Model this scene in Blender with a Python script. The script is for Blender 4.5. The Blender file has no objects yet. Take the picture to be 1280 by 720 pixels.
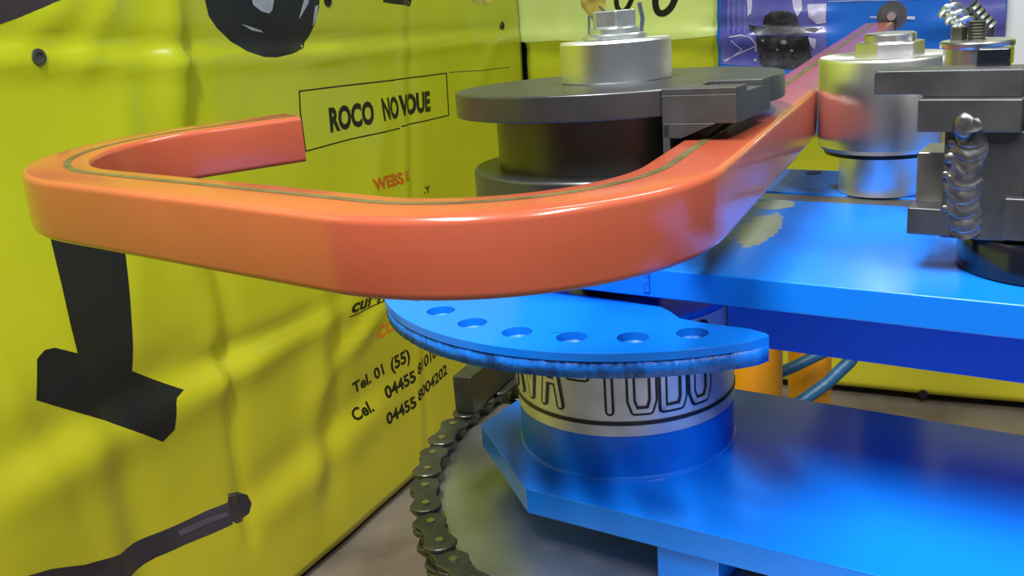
import bpy, bmesh, math, random
from math import sin, cos, pi, radians, atan2, sqrt, exp, tan
from mathutils import Vector, Matrix, noise

random.seed(7)
S = bpy.context.scene
COL = S.collection
H = 1.1                                   # camera height above the floor (m)

# ------------------------------------------------------------------ camera
FPX, PITCH, ROLL = 1250.0, radians(16.8), radians(4.4)
_r0 = Vector((1, 0, 0)); _u0 = Vector((0, sin(PITCH), cos(PITCH))); CF = Vector((0, cos(PITCH), -sin(PITCH)))
CR = cos(ROLL) * _r0 - sin(ROLL) * _u0
CU = sin(ROLL) * _r0 + cos(ROLL) * _u0
cam_d = bpy.data.cameras.new('camera'); cam = bpy.data.objects.new('camera', cam_d); COL.objects.link(cam)
cam_d.sensor_width = 36.0; cam_d.lens = 36.0 * FPX / 1280.0; cam_d.clip_start = 0.02
cam.matrix_world = Matrix(((CR.x, CU.x, -CF.x, 0), (CR.y, CU.y, -CF.y, 0), (CR.z, CU.z, -CF.z, H), (0, 0, 0, 1)))
S.camera = cam

# ------------------------------------------------------------------ world, lights, exposure
w = bpy.data.worlds.new('world'); S.world = w; w.use_nodes = True
bg = w.node_tree.nodes['Background']; bg.inputs[0].default_value = (0.86, 0.93, 1.0, 1); bg.inputs[1].default_value = 0.10

def area(name, loc, target, sx, sy, power, color=(1, 1, 1)):
    d = bpy.data.lights.new(name, 'AREA'); d.shape = 'RECTANGLE'; d.size = sx; d.size_y = sy; d.energy = power; d.color = color
    o = bpy.data.objects.new(name, d); COL.objects.link(o); o.location = loc
    o.rotation_euler = (Vector(target) - Vector(loc)).to_track_quat('-Z', 'Y').to_euler()
    return o
# fluorescent ceiling battens of the workshop
area('ceiling_batten_light', (-0.45, -0.15, 2.68), (-0.45, -0.15, 0), 0.16, 1.25, 46)
area('ceiling_batten_light', (0.75, -0.55, 2.68), (0.75, -0.55, 0), 0.16, 1.25, 32)
area('ceiling_batten_light', (0.9, 1.5, 2.68), (0.9, 1.5, 0), 1.25, 0.16, 10)

S.view_settings.view_transform = 'Standard'; S.view_settings.look = 'None'
S.view_settings.exposure = 0.78; S.view_settings.gamma = 1.0; S.view_settings.use_curve_mapping = False

# ------------------------------------------------------------------ pixel helpers (1280x720 photograph)
def ray(x, y): return CF + (x - 640) / FPX * CR - (y - 360) / FPX * CU
def at(x, y, z):                          # point of the pixel on the horizontal plane z (z relative to the lens)
    d = ray(x, y); p = d * (z / d.z); return Vector((p.x, p.y, p.z + H))
# machine frame: origin on the die axis, u along the plates, v away from the lens
MC = Vector((0.083, 0.73)); MU = Vector((0.824, -0.566)).normalized(); MV = Vector((-MU.y, MU.x)); MANG = atan2(MU.y, MU.x)
def M(u, v, z): p = MC + MU * u + MV * v; return Vector((p.x, p.y, z + H))

# ------------------------------------------------------------------ materials
def mat(name, col, rough=0.5, metal=0.0, spec=0.5, coat=0.0, bump=0.0, bscale=60, var=0.0, vscale=12, aniso=0.0, detail=4, col2=None, lo=0.35, hi=0.65, rvar=0.0):
    m = bpy.data.materials.new(name); m.use_nodes = True; nt = m.node_tree; N = nt.nodes; L = nt.links
    b = N['Principled BSDF']; c = (*col, 1)
    b.inputs['Base Color'].default_value = c; b.inputs['Roughness'].default_value = rough; b.inputs['Metallic'].default_value = metal
    b.inputs['Specular IOR Level'].default_value = spec; b.inputs['Coat Weight'].default_value = coat; b.inputs['Coat Roughness'].default_value = 0.12
    b.inputs['Anisotropic'].default_value = aniso
    tc = N.new('ShaderNodeTexCoord')
    if var or col2 or rvar:
        n = N.new('ShaderNodeTexNoise'); n.inputs['Scale'].default_value = vscale; n.inputs['Detail'].default_value = detail
        L.new(tc.outputs['Object'], n.inputs['Vector'])
        if var or col2:
            r = N.new('ShaderNodeValToRGB'); r.color_ramp.elements[0].position = lo; r.color_ramp.elements[1].position = hi
            c2 = col2 if col2 else tuple(min(1, k * (1 + var)) for k in col); c1 = col if col2 else tuple(k * (1 - var) for k in col)
            r.color_ramp.elements[0].color = (*c1, 1); r.color_ramp.elements[1].color = (*c2, 1)
            L.new(n.outputs['Fac'], r.inputs['Fac']); L.new(r.outputs['Color'], b.inputs['Base Color'])
        if rvar:
            mr = N.new('ShaderNodeMapRange'); mr.inputs['To Min'].default_value = max(0.02, rough - rvar); mr.inputs['To Max'].default_value = rough + rvar
            L.new(n.outputs['Fac'], mr.inputs['Value']); L.new(mr.outputs['Result'], b.inputs['Roughness'])
    if bump:
        n2 = N.new('ShaderNodeTexNoise'); n2.inputs['Scale'].default_value = bscale; n2.inputs['Detail'].default_value = 3
        L.new(tc.outputs['Object'], n2.inputs['Vector'])
        bp = N.new('ShaderNodeBump'); bp.inputs['Strength'].default_value = bump; bp.inputs['Distance'].default_value = 0.002
        L.new(n2.outputs['Fac'], bp.inputs['Height']); L.new(bp.outputs['Normal'], b.inputs['Normal'])
    return m

def turned(name, col, rough, aniso=0.75):          # lathe-turned metal: highlights stretch along the axis
    m = mat(name, col, rough, 1.0, rvar=0.05, vscale=30)
    nt = m.node_tree; N = nt.nodes; L = nt.links; b = N['Principled BSDF']; b.inputs['Anisotropic'].default_value = aniso
    t = N.new('ShaderNodeTangent'); t.direction_type = 'RADIAL'; t.axis = 'Z'
    L.new(t.outputs['Tangent'], b.inputs['Tangent'])
    return m

MT = {}
MT['blue'] = mat('blue_enamel', (0.004, 0.19, 0.84), 0.25, 0, 0.4, 0.12, bump=0.06, bscale=55, var=0.05, vscale=7)
MT['torch'] = mat('torch_cut_blue', (0.002, 0.05, 0.26), 0.45, 0, 0.4, 0.0, bump=0.5, bscale=160, col2=(0.004, 0.18, 0.78), vscale=60, lo=0.30, hi=0.52)
MT['orange'] = mat('orange_lacquer', (0.42, 0.086, 0.041), 0.22, 0.0, 0.5, 0.5, var=0.10, vscale=5, bump=0.03, bscale=30)
MT['stripe'] = mat('dark_green_stripe', (0.10, 0.085, 0.03), 0.45, var=0.3, vscale=40)
MT['castiron'] = mat('dark_machined_steel', (0.115, 0.12, 0.128), 0.34, 0.85, 0.5, var=0.12, vscale=25, rvar=0.06)
MT['grey_steel'] = mat('grey_mill_steel', (0.105, 0.108, 0.115), 0.42, 0.7, var=0.2, vscale=30, rvar=0.08, bump=0.05, bscale=90)
MT['tan_steel'] = mat('bare_ground_steel', (0.42, 0.41, 0.37), 0.30, 0.9, var=0.12, vscale=25)
MT['silver'] = turned('turned_steel', (0.86, 0.87, 0.89), 0.32)
MT['silver2'] = mat('bright_steel', (0.74, 0.75, 0.74), 0.30, 1.0, rvar=0.06, vscale=40)
MT['zinc'] = mat('zinc_plated', (0.62, 0.68, 0.66), 0.28, 0.9, var=0.1, vscale=120)
MT['weld'] = mat('weld_metal', (0.27, 0.27, 0.28), 0.40, 1.0, bump=0.15, bscale=220, var=0.3, vscale=110)
MT['chain'] = mat('oiled_chain_steel', (0.085, 0.088, 0.068), 0.38, 0.7, var=0.2, vscale=60)
MT['pin'] = mat('chain_pin_end', (0.55, 0.54, 0.47), 0.3, 1.0)
MT['disc'] = mat('polished_sprocket_steel', (0.60, 0.60, 0.56), 0.40, 1.0, rvar=0.08, vscale=10, var=0.12)
MT['black'] = mat('black_oxide', (0.012, 0.012, 0.014), 0.28, 0.2, 0.5, var=0.2, vscale=50)
MT['blackgloss'] = mat('black_lacquer', (0.006, 0.008, 0.014), 0.14, 0, 0.5, 0.4)
MT['plate'] = mat('stamped_aluminium', (0.74, 0.74, 0.73), 0.38, 0.55, bump=0.12, bscale=150, var=0.1, vscale=40)
MT['ink_plate'] = mat('worn_black_lettering', (0.025, 0.025, 0.028), 0.35, 0.2)
MT['yellow_paint'] = mat('amber_yellow_paint', (0.80, 0.32, 0.006), 0.3, 0, 0.5, 0.2, var=0.06)
MT['hose'] = mat('blue_hose_rubber', (0.015, 0.10, 0.22), 0.4, bump=0.3, bscale=200, var=0.2, vscale=60)
MT['lime'] = mat('lime_vinyl', (0.42, 0.475, 0.014), 0.28, 0, 0.5, 0.15, var=0.07, vscale=2.5, bump=0.55, bscale=9)
MT['bluevinyl'] = mat('blue_vinyl', (0.010, 0.13, 0.62), 0.33, 0, 0.5, 0.1, var=0.05, vscale=4, bump=0.1, bscale=14)
MT['white'] = mat('white_sheet', (0.72, 0.76, 0.80), 0.45, var=0.04, vscale=6, bump=0.05, bscale=12)
MT['ink'] = mat('black_print', (0.012, 0.011, 0.007), 0.38, 0, 0.35, 0.0)
MT['inkgrey'] = mat('charcoal_print', (0.010, 0.011, 0.011), 0.38, 0, 0.3, 0.0, col2=(0.020, 0.022, 0.026), vscale=3)
MT['inkpurple'] = mat('plum_grey_print', (0.022, 0.017, 0.022), 0.34, 0, 0.4, 0.0, col2=(0.060, 0.052, 0.075), vscale=5)
MT['inkpale'] = mat('pale_grey_print', (0.30, 0.33, 0.40), 0.32, 0, 0.5, 0.1, var=0.3, vscale=14)
MT['inkblue'] = mat('dim_blue_print', (0.10, 0.13, 0.22), 0.32, 0, 0.5, 0.1, var=0.3, vscale=14)
MT['inkred'] = mat('red_print', (0.52, 0.10, 0.012), 0.34, 0, 0.5, 0.1)
MT['inkorange'] = mat('orange_print', (0.80, 0.19, 0.02), 0.34, 0, 0.5, 0.1)
MT['photo'] = mat('violet_photo_print', (0.045, 0.05, 0.33), 0.25, 0, 0.5, 0.2, col2=(0.17, 0.17, 0.52), vscale=7, lo=0.35, hi=0.75, bump=0.1, bscale=18)
MT['photodark'] = mat('dark_photo_print', (0.012, 0.013, 0.024), 0.28, 0, 0.5, 0.2, col2=(0.075, 0.075, 0.115), vscale=30, lo=0.45, hi=0.75)
MT['photopale'] = mat('lilac_photo_print', (0.36, 0.34, 0.62), 0.28, 0, 0.5, 0.2, col2=(0.62, 0.62, 0.82), vscale=18)
MT['inkmauve'] = mat('mauve_grey_print', (0.10, 0.085, 0.12), 0.34, 0, 0.4, 0.0, var=0.3, vscale=12)
MT['photomid'] = mat('pale_violet_print', (0.13, 0.14, 0.48), 0.25, 0, 0.5, 0.2, var=0.2, vscale=20)
MT['photowarm'] = mat('tan_photo_print', (0.30, 0.22, 0.06), 0.3, 0, 0.5, 0.2, col2=(0.62, 0.55, 0.10), vscale=30)
MT['floor'] = mat('worn_concrete', (0.12, 0.095, 0.070), 0.6, 0, 0.4, col2=(0.23, 0.19, 0.145), vscale=5, bump=0.3, bscale=30, detail=8)
MT['wall'] = mat('grey_block_wall', (0.025, 0.025, 0.022), 0.8, var=0.2, vscale=5, bump=0.2, bscale=20)
MT['ceil'] = mat('white_ceiling', (0.60, 0.61, 0.60), 0.8, var=0.03)

# the lime print runs to a warmer yellow towards the hem
def lime_gradient():
    m = MT['lime']; N = m.node_tree.nodes; L = m.node_tree.links; b = N['Principled BSDF']; src = b.inputs['Base Color'].links[0].from_socket
    g = N.new('ShaderNodeNewGeometry'); sp_ = N.new('ShaderNodeSeparateXYZ'); L.new(g.outputs['Position'], sp_.inputs[0])
    mr = N.new('ShaderNodeMapRange'); mr.inputs['From Min'].default_value = 0.95; mr.inputs['From Max'].default_value = 0.25; L.new(sp_.outputs['Z'], mr.inputs['Value'])
    mx = N.new('ShaderNodeMix'); mx.data_type = 'RGBA'; L.new(mr.outputs['Result'], mx.inputs['Factor']); L.new(src, mx.inputs[6]); mx.inputs[7].default_value = (0.52, 0.475, 0.020, 1)
    L.new(mx.outputs[2], b.inputs['Base Color'])
lime_gradient()
# bare patches in the paint of the upper plate (worn by the tube), in machine coordinates
def worn_blue():
    m = MT['blue'].copy(); m.name = 'blue_enamel_worn'; nt = m.node_tree; N = nt.nodes; L = nt.links; b = N['Principled BSDF']
    g = N.new('ShaderNodeNewGeometry')
    n = N.new('ShaderNodeTexNoise'); n.inputs['Scale'].default_value = 70; n.inputs['Detail'].default_value = 6
    n.inputs['Roughness'].default_value = 0.7
    L.new(g.outputs['Position'], n.inputs['Vector'])
    total = None
    for (px, py, ru, rv, k) in ((950, 286, 0.017, 0.055, 0.70), (968, 256, 0.020, 0.022, 0.60), (868, 366, 0.006, 0.006, 0.35)):
        c = at(px, py, -0.183 if py < 350 else -0.2)
        mp = N.new('ShaderNodeMapping'); mp.vector_type = 'TEXTURE'; mp.inputs['Location'].default_value = c
        mp.inputs['Rotation'].default_value = (0, 0, radians(65) - pi / 2); mp.inputs['Scale'].default_value = (ru, rv, 0.012)
        L.new(g.outputs['Position'], mp.inputs['Vector'])
        ln = N.new('ShaderNodeVectorMath'); ln.operation = 'LENGTH'; L.new(mp.outputs['Vector'], ln.inputs[0])
        mr = N.new('ShaderNodeMapRange'); mr.inputs['From Min'].default_value = 1.25; mr.inputs['From Max'].default_value = 0.6
        mr.inputs['To Min'].default_value = 0.0; mr.inputs['To Max'].default_value = k
        L.new(ln.outputs['Value'], mr.inputs['Value'])
        if total is None: total = mr.outputs['Result']
        else:
            mx = N.new('ShaderNodeMath'); mx.operation = 'MAXIMUM'; L.new(total, mx.inputs[0]); L.new(mr.outputs['Result'], mx.inputs[1]); total = mx.outputs[0]
    add = N.new('ShaderNodeMath'); add.operation = 'ADD'; L.new(total, add.inputs[0]); L.new(n.outputs['Fac'], add.inputs[1])
    th = N.new('ShaderNodeMapRange'); th.inputs['From Min'].default_value = 0.90; th.inputs['From Max'].default_value = 0.98
    L.new(add.outputs[0], th.inputs['Value'])
    mix = N.new('ShaderNodeMix'); mix.data_type = 'RGBA'; src = b.inputs['Base Color'].links[0].from_socket
    L.new(th.outputs['Result'], mix.inputs['Factor']); L.new(src, mix.inputs[6]); mix.inputs[7].default_value = (0.36, 0.40, 0.30, 1)
    L.new(mix.outputs[2], b.inputs['Base Color']); 
    return m
MT['blue_worn'] = worn_blue()

# ------------------------------------------------------------------ mesh helpers
def link(name, me, m, parent=None, smooth=False, bevel=0.0, seg=2, ang=35):
    o = bpy.data.objects.new(name, me); COL.objects.link(o)
    if m: me.materials.append(MT[m])
    if smooth:
        for p in me.polygons: p.use_smooth = True
        me.set_sharp_from_angle(angle=radians(ang))
    if parent: o.parent = parent; o.matrix_parent_inverse = parent.matrix_world.inverted() if not parent.parent else (Matrix.Translation(parent.location)).inverted()
    if bevel:
        b = o.modifiers.new('bevel', 'BEVEL'); b.width = bevel; b.segments = seg; b.limit_method = 'ANGLE'; b.angle_limit = radians(40); b.harden_normals = True
    return o
def center(o):                            # origin to the middle of the object's own footprint
    vs = [v.co for v in o.data.vertices]
    c = Vector((sum(v.x for v in vs) / len(vs), sum(v.y for v in vs) / len(vs), min(v.z for v in vs)))
    o.data.transform(Matrix.Translation(-c)); o.location = o.location + c
    return o
def thing(name, label, cat, loc, group=None):
    o = bpy.data.objects.new(name, None); COL.objects.link(o); o.location = loc; o.empty_display_size = 0.02
    o.matrix_world = Matrix.Translation(loc)
    tag(o, label, cat, group); return o
def tag(o, label, cat, group=None):
    o['label'] = label; o['category'] = cat
    if group: o['group'] = group
    return o
def tomesh(bm, name):
    bmesh.ops.recalc_face_normals(bm, faces=bm.faces[:])
    me = bpy.data.meshes.new(name); bm.to_mesh(me); bm.free(); return me
def prism(pts, z0, z1):                   # pts: list of (x,y); returns bmesh
    bm = bmesh.new(); n = len(pts)
    a = [bm.verts.new((x, y, z0)) for x, y in pts]; b = [bm.verts.new((x, y, z1)) for x, y in pts]
    bm.faces.new(a[::-1]); bm.faces.new(b)
    for i in range(n): bm.faces.new((a[i], a[(i + 1) % n], b[(i + 1) % n], b[i]))
    return bm
def mprism(uv, z0, z1):                   # polygon in machine coordinates
    return prism([(M(u, v, 0).x, M(u, v, 0).y) for u, v in uv], z0 + H, z1 + H)
def mbox(u0, u1, v0, v1, z0, z1): return mprism([(u0, v0), (u1, v0), (u1, v1), (u0, v1)], z0, z1)
def join(*bms):
    out = bmesh.new()
    for b in bms:
        me = bpy.data.meshes.new('tmp'); b.to_mesh(me); b.free(); out.from_mesh(me); bpy.data.meshes.remove(me)
    return out
def lathe(profile, cx, cy, n=64):         # profile: (r, z) bottom to top, closed with caps; z relative to lens
    bm = bmesh.new(); rings = []
    for r, z in profile:
        rings.append([bm.verts.new((cx + r * cos(2 * pi * k / n), cy + r * sin(2 * pi * k / n), z + H)) for k in range(n)])
    for i in range(len(rings) - 1):
        for k in range(n): bm.faces.new((rings[i][k], rings[i][(k + 1) % n], rings[i + 1][(k + 1) % n], rings[i + 1][k]))
    bm.faces.new(rings[0][::-1]); bm.faces.new(rings[-1])
    return bm
def uz_prism(v0, v1, uz):                  # profile in (u,z) run along v
    bm = bmesh.new(); n = len(uz); a = [bm.verts.new(M(u, v0, z)) for u, z in uz]; b = [bm.verts.new(M(u, v1, z)) for u, z in uz]
    bm.faces.new(a); bm.faces.new(b[::-1])
    for i in range(n): bm.faces.new((a[i], b[i], b[(i + 1) % n], a[(i + 1) % n]))
    return bm
def lathe_obj(name, profile, cx, cy, m, parent, n=64, ang=30):
    o = link(name, tomesh(lathe(profile, cx, cy, n), name), m, None, True, ang=ang)
    o.data.transform(Matrix.Translation((-cx, -cy, -(profile[0][1] + H)))); o.location = (cx, cy, profile[0][1] + H)
    if parent: o.parent = parent; o.matrix_parent_inverse = inv(parent)
    return o
def inv(p):
    m = Matrix.Translation(p.location)
    q = p
    if p.parent: m = Matrix.Translation(p['wl']) if 'wl' in p else m
    return m.inverted()
def hexpts(cx, cy, r, a0=0): return [(cx + r * cos(a0 + k * pi / 3), cy + r * sin(a0 + k * pi / 3)) for k in range(6)]
def sweep(path, rad, n=12, closed_caps=True):      # round rod along 3D points (world)
    bm = bmesh.new(); P = [Vector(p) for p in path]; rings = []
    up = Vector((0, 0, 1))
    for i, p in enumerate(P):
        t = (P[min(i + 1, len(P) - 1)] - P[max(i - 1, 0)]).normalized()
        a = t.cross(up)
        if a.length < 1e-3: a = t.cross(Vector((1, 0, 0)))
        a.normalize(); b = a.cross(t).normalized()
        r = rad[i] if isinstance(rad, (list, tuple)) else rad
        rings.append([bm.verts.new(p + a * r * cos(2 * pi * k / n) + b * r * sin(2 * pi * k / n)) for k in range(n)])
    for i in range(len(rings) - 1):
        for k in range(n): bm.faces.new((rings[i][k], rings[i][(k + 1) % n], rings[i + 1][(k + 1) % n], rings[i + 1][k]))
    if closed_caps: bm.faces.new(rings[0][::-1]); bm.faces.new(rings[-1])
    return bm
def part(name, bm, m, parent, smooth=False, bevel=0.0, seg=2, ang=35):
    o = link(name, tomesh(bm, name), m, None, smooth, bevel, seg, ang)
    center(o)
    if parent: o.parent = parent; o.matrix_parent_inverse = pinv(parent)
    return o
def pinv(p):                              # inverse of the parent's own world matrix (translations only)
    loc = Vector(p.location)
    if p.parent:                          # part's own matrix_parent_inverse cancels its parent, so its location is a world one
        pass
    return Matrix.Translation(loc).inverted()

# ================================================================== THE ROOM
WC = Vector((0.067, 2.817))                              # corner of the two banner walls
LA = Vector((-0.446, -0.895)).normalized()               # left wall, from the corner towards the lens
LN = Vector((0.895, -0.446)).normalized()                # into the room
RA = Vector((0.905, -0.4255)).normalized()               # back wall, from the corner to the right
RN = Vector((-0.4255, -0.905)).normalized()
def structure(o): o['kind'] = 'structure'; return o
fl = structure(link('floor', tomesh(prism([(-4, -4), (5, -4), (5, 4.2), (-4, 4.2)], -0.05, 0.0), 'floor'), 'floor'))
ce = structure(link('ceiling', tomesh(prism([(-4, -2.6), (5, -2.6), (5, 4.2), (-4, 4.2)], 2.75, 2.8), 'ceiling'), 'ceil'))
def wall(name, A, Nn, length):
    p0 = WC - Nn * 0.03 - A * 0.1; p1 = p0 + A * length; p2 = p1 - Nn * 0.12; p3 = p0 - Nn * 0.12
    return structure(link(name, tomesh(prism([tuple(p0), tuple(p1), tuple(p2), tuple(p3)], 0, 2.75), name), 'wall'))
wall('wall_left', LA, LN, 5.2); wall('wall_back', RA, RN, 4.6)

# ------------------------------------------------------------------ banners: a creased sheet with a height field
class Sheet:
    def __init__(self, A, Nn, s0, s1, z0, z1, step, base, fn):
        self.A, self.N, self.s0, self.z0, self.step, self.base = A, Nn, s0, z0, step, base
        self.ns = int(round((s1 - s0) / step)); self.nz = int(round((z1 - z0) / step))
        self.h = [[fn(s0 + i * step, z0 + j * step) for j in range(self.nz + 1)] for i in range(self.ns + 1)]
    def height(self, s, z):
        a = min(max((s - self.s0) / self.step, 0), self.ns - 1e-6); b = min(max((z - self.z0) / self.step, 0), self.nz - 1e-6)
        i, j = int(a), int(b); a -= i; b -= j; h = self.h
        return h[i][j] * (1 - a) * (1 - b) + h[i + 1][j] * a * (1 - b) + h[i][j + 1] * (1 - a) * b + h[i + 1][j + 1] * a * b
    def world(self, s, z, off=0.0):
        p = WC + self.A * s + self.N * (self.base + self.height(s, z) + off); return Vector((p.x, p.y, z))
    def mesh(self, name):
        V = [self.world(self.s0 + i * self.step, self.z0 + j * self.step) for i in range(self.ns + 1) for j in range(self.nz + 1)]
        k = self.nz + 1; Fs = [(i * k + j, (i + 1) * k + j, (i + 1) * k + j + 1, i * k + j + 1) for i in range(self.ns) for j in range(self.nz)]
        me = bpy.data.meshes.new(name); me.from_pydata(V, [], Fs); me.update(); return me
    def pix(self, x, y):                  # pixel -> (s, z) on the sheet's plane
        d = ray(x, y); n2 = self.N; o = WC + n2 * self.base
        t = (o.x * n2.x + o.y * n2.y) / (d.x * n2.x + d.y * n2.y); p = d * t
        q = Vector((p.x, p.y)) - WC; return q.dot(self.A), p.z + H
def conform(sheet, bm, off):              # cut a flat (s,z) mesh on the sheet's grid and lay it on the creases
    ss = [v.co.x for v in bm.verts]; zs = [v.co.y for v in bm.verts]; st = sheet.step
    i = math.ceil((min(ss) - sheet.s0) / st)
    while sheet.s0 + i * st < max(ss):
        bmesh.ops.bisect_plane(bm, geom=bm.verts[:] + bm.edges[:] + bm.faces[:], plane_co=(sheet.s0 + i * st, 0, 0), plane_no=(1, 0, 0)); i += 1
    j = math.ceil((min(zs) - sheet.z0) / st)
    while sheet.z0 + j * st < max(zs):
        bmesh.ops.bisect_plane(bm, geom=bm.verts[:] + bm.edges[:] + bm.faces[:], plane_co=(0, sheet.z0 + j * st, 0), plane_no=(0, 1, 0)); j += 1
    for v in bm.verts: v.co = sheet.world(v.co.x, v.co.y, off)
def decals(sheet, name, loops, m, parent, off=0.0016):
    for lp in loops: decal(sheet, name, [lp], m, parent, off)
def decal(sheet, name, loops, m, parent, off=0.0016, px=True):
    bm = bmesh.new()
    for lp in loops:
        pts = [sheet.pix(*p) for p in lp] if px else lp
        bm.faces.new([bm.verts.new((s, z, 0)) for s, z in pts])
    bmesh.ops.triangulate(bm, faces=bm.faces[:])
    conform(sheet, bm, off)
    me = bpy.data.meshes.new(name); bm.to_mesh(me); bm.free()
    for p in me.polygons: p.use_smooth = True
    o = link(name, me, m); center(o); o.parent = parent; o.matrix_parent_inverse = pinv(parent); return o
def text_bm(body, bold=0.02, shear=0.0):
    c = bpy.data.curves.new('txt', 'FONT'); c.body = body; c.size = 1.0; c.offset = bold; c.shear = shear; c.resolution_u = 3
    o = bpy.data.objects.new('txt', c); COL.objects.link(o)
    me = bpy.data.meshes.new_from_object(o.evaluated_get(bpy.context.evaluated_depsgraph_get()))
    bm = bmesh.new(); bm.from_mesh(me)
    bpy.data.objects.remove(o); bpy.data.curves.remove(c); bpy.data.meshes.remove(me)
    xs = [v.co.x for v in bm.verts]; x0, x1 = min(xs), max(xs)
    for v in bm.verts: v.co = Vector(((v.co.x - x0) / (x1 - x0), v.co.y / 0.70, 0))      # unit width, cap height ~1
    return bm
def wall_text(sheet, name, body, p0, p1, ptop, m, parent, bold=0.02, shear=0.0, off=0.0017, sgn=1):
    a = Vector(sheet.pix(*p0)); b = Vector(sheet.pix(*p1)); t = Vector(sheet.pix(*ptop)); up = t - a
    bm = text_bm(body, bold, shear)
    for v in bm.verts:
        q = a + (b - a) * v.co.x + up * v.co.y; v.co = Vector((q.x, q.y, 0))
    conform(sheet, bm, off)
    me = bpy.data.meshes.new(name); bm.to_mesh(me); bm.free()
    o = link(name, me, m); center(o); o.parent = parent; o.matrix_parent_inverse = pinv(parent)
    o['label'] = 'printed lettering on the vinyl'
    return o

def seg_crease(x0, z0, x1, z1, amp, wdt, kind=0):
    dx, dz = x1 - x0, z1 - z0; L2 = dx * dx + dz * dz; L = sqrt(L2)
    def f(s, z):
        t = ((s - x0) * dx + (z - z0) * dz) / L2; d = ((s - x0) * -dz + (z - z0) * dx) / L
        e = 1.0 if 0 <= t <= 1 else exp(-((min(abs(t), abs(t - 1)) * L) / (wdt * 2.5)) ** 2)
        if kind == 0: return amp * e * exp(-abs(d) / wdt)
        return amp * e * (d / wdt) * exp(-(d / wdt) ** 2) * 1.6
    return f
_p = Sheet(LA, LN, 0, 0.1, 0, 0.1, 0.1, 0.0, lambda s, z: 0)       # plane only, to turn pixels into (s,z)
_q = Sheet(RA, RN, 0, 0.1, 0, 0.1, 0.1, 0.0, lambda s, z: 0)
def creases(sh, lst): return [seg_crease(*sh.pix(*a), *sh.pix(*b), amp, wdt, k) for a, b, amp, wdt, k in lst]
LC = creases(_p, [((196, -60), (216, 95), 0.020, 0.035, 0), ((216, 95), (236, 290), 0.012, 0.035, 1), ((250, 300), (272, 455), 0.010, 0.03, 1), ((270, 450), (306, 660), -0.014, 0.014, 0),
    ((-30, 62), (200, 68), 0.008, 0.02, 1), ((215, 66), (400, 60), 0.006, 0.02, 1), ((385, 62), (630, 42), 0.008, 0.016, 1), ((150, 150), (160, 330), 0.008, 0.05, 0),
    ((494, -20), (500, 240), 0.006, 0.022, 1), ((516, 360), (524, 560), 0.004, 0.020, 1), ((60, 560), (265, 455), 0.012, 0.05, 1), ((275, 455), (400, 385), 0.010, 0.03, 1),
    ((270, 420), (400, 370), 0.008, 0.03, 0), ((400, 470), (440, 410), 0.010, 0.025, 0), ((440, 410), (485, 345), 0.008, 0.025, 1), ((0, 500), (60, 640), 0.014, 0.05, 0),
    ((120, 560), (150, 700), 0.012, 0.05, 1), ((350, 600), (440, 520), 0.010, 0.05, 1), ((20, 330), (90, 470), 0.008, 0.06, 0), ((560, 0), (575, 45), 0.007, 0.02, 0),
    ((40, 40), (75, 5), 0.009, 0.02, 0), ((105, 60), (125, 10), 0.009, 0.02, 0), ((400, 420), (396, 560), 0.012, 0.045, 1), ((440, 300), (470, 150), 0.004, 0.03, 0), ((590, 90), (605, 60), 0.006, 0.02, 0)])
BC = creases(_q, [((640, 56), (1000, 56), 0.012, 0.030, 1), ((655, 72), (700, 60), 0.006, 0.02, 0), ((850, 72), (880, 62), 0.008, 0.02, 0), ((700, 0), (706, 50), 0.005, 0.03, 0),
    ((860, 40), (895, 38), 0.005, 0.015, 0), ((900, 25), (1030, 22), 0.008, 0.015, 1), ((905, 70), (940, 45), 0.008, 0.012, 0), ((1200, 20), (1255, 14), 0.010, 0.02, 0), ((1180, 40), (1255, 36), 0.008, 0.02, 1), ((1050, 470), (1280, 490), 0.004, 0.03, 0)])
def hl(s, z):
    return sum(f(s, z) for f in LC) + 0.014 * noise.noise((s * 2.1, z * 0.9, 3.3)) + 0.004 * noise.noise((s * 7, z * 4, 8.1)) + 0.008 * noise.noise((s * 0.9, z * 2.6, 1.1))
def hb(s, z):
    return sum(f(s, z) for f in BC) + 0.010 * noise.noise((s * 2.1, z * 1.1, 13.3)) + 0.004 * noise.noise((s * 6, z * 5, 18.1))
SL = Sheet(LA, LN, 0.032, 2.732, 0.022, 1.822, 0.015, 0.02, hl)
SB = Sheet(RA, RN, 0.034, 2.434, 0.030, 1.800, 0.015, 0.02, hb)

def banner(name, sheet, m, label, cat='banner'):
    me = sheet.mesh(name); o = link(name, me, m)
    for p in me.polygons: p.use_smooth = True
    c = sheet.world(sheet.s0 + sheet.ns * sheet.step / 2, sheet.z0); me.transform(Matrix.Translation(-c)); o.location = c
    md = o.modifiers.new('thickness', 'SOLIDIFY'); md.thickness = 0.0012; md.offset = -1
    return tag(o, label, cat)
bl = banner('vinyl_banner', SL, 'lime', 'creased lime vinyl banner printed with black tubes, addresses and phone numbers')
bb = banner('vinyl_banner', SB, 'lime', 'lime vinyl banner on the wall behind the bending die with a cursive logo')

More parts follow.
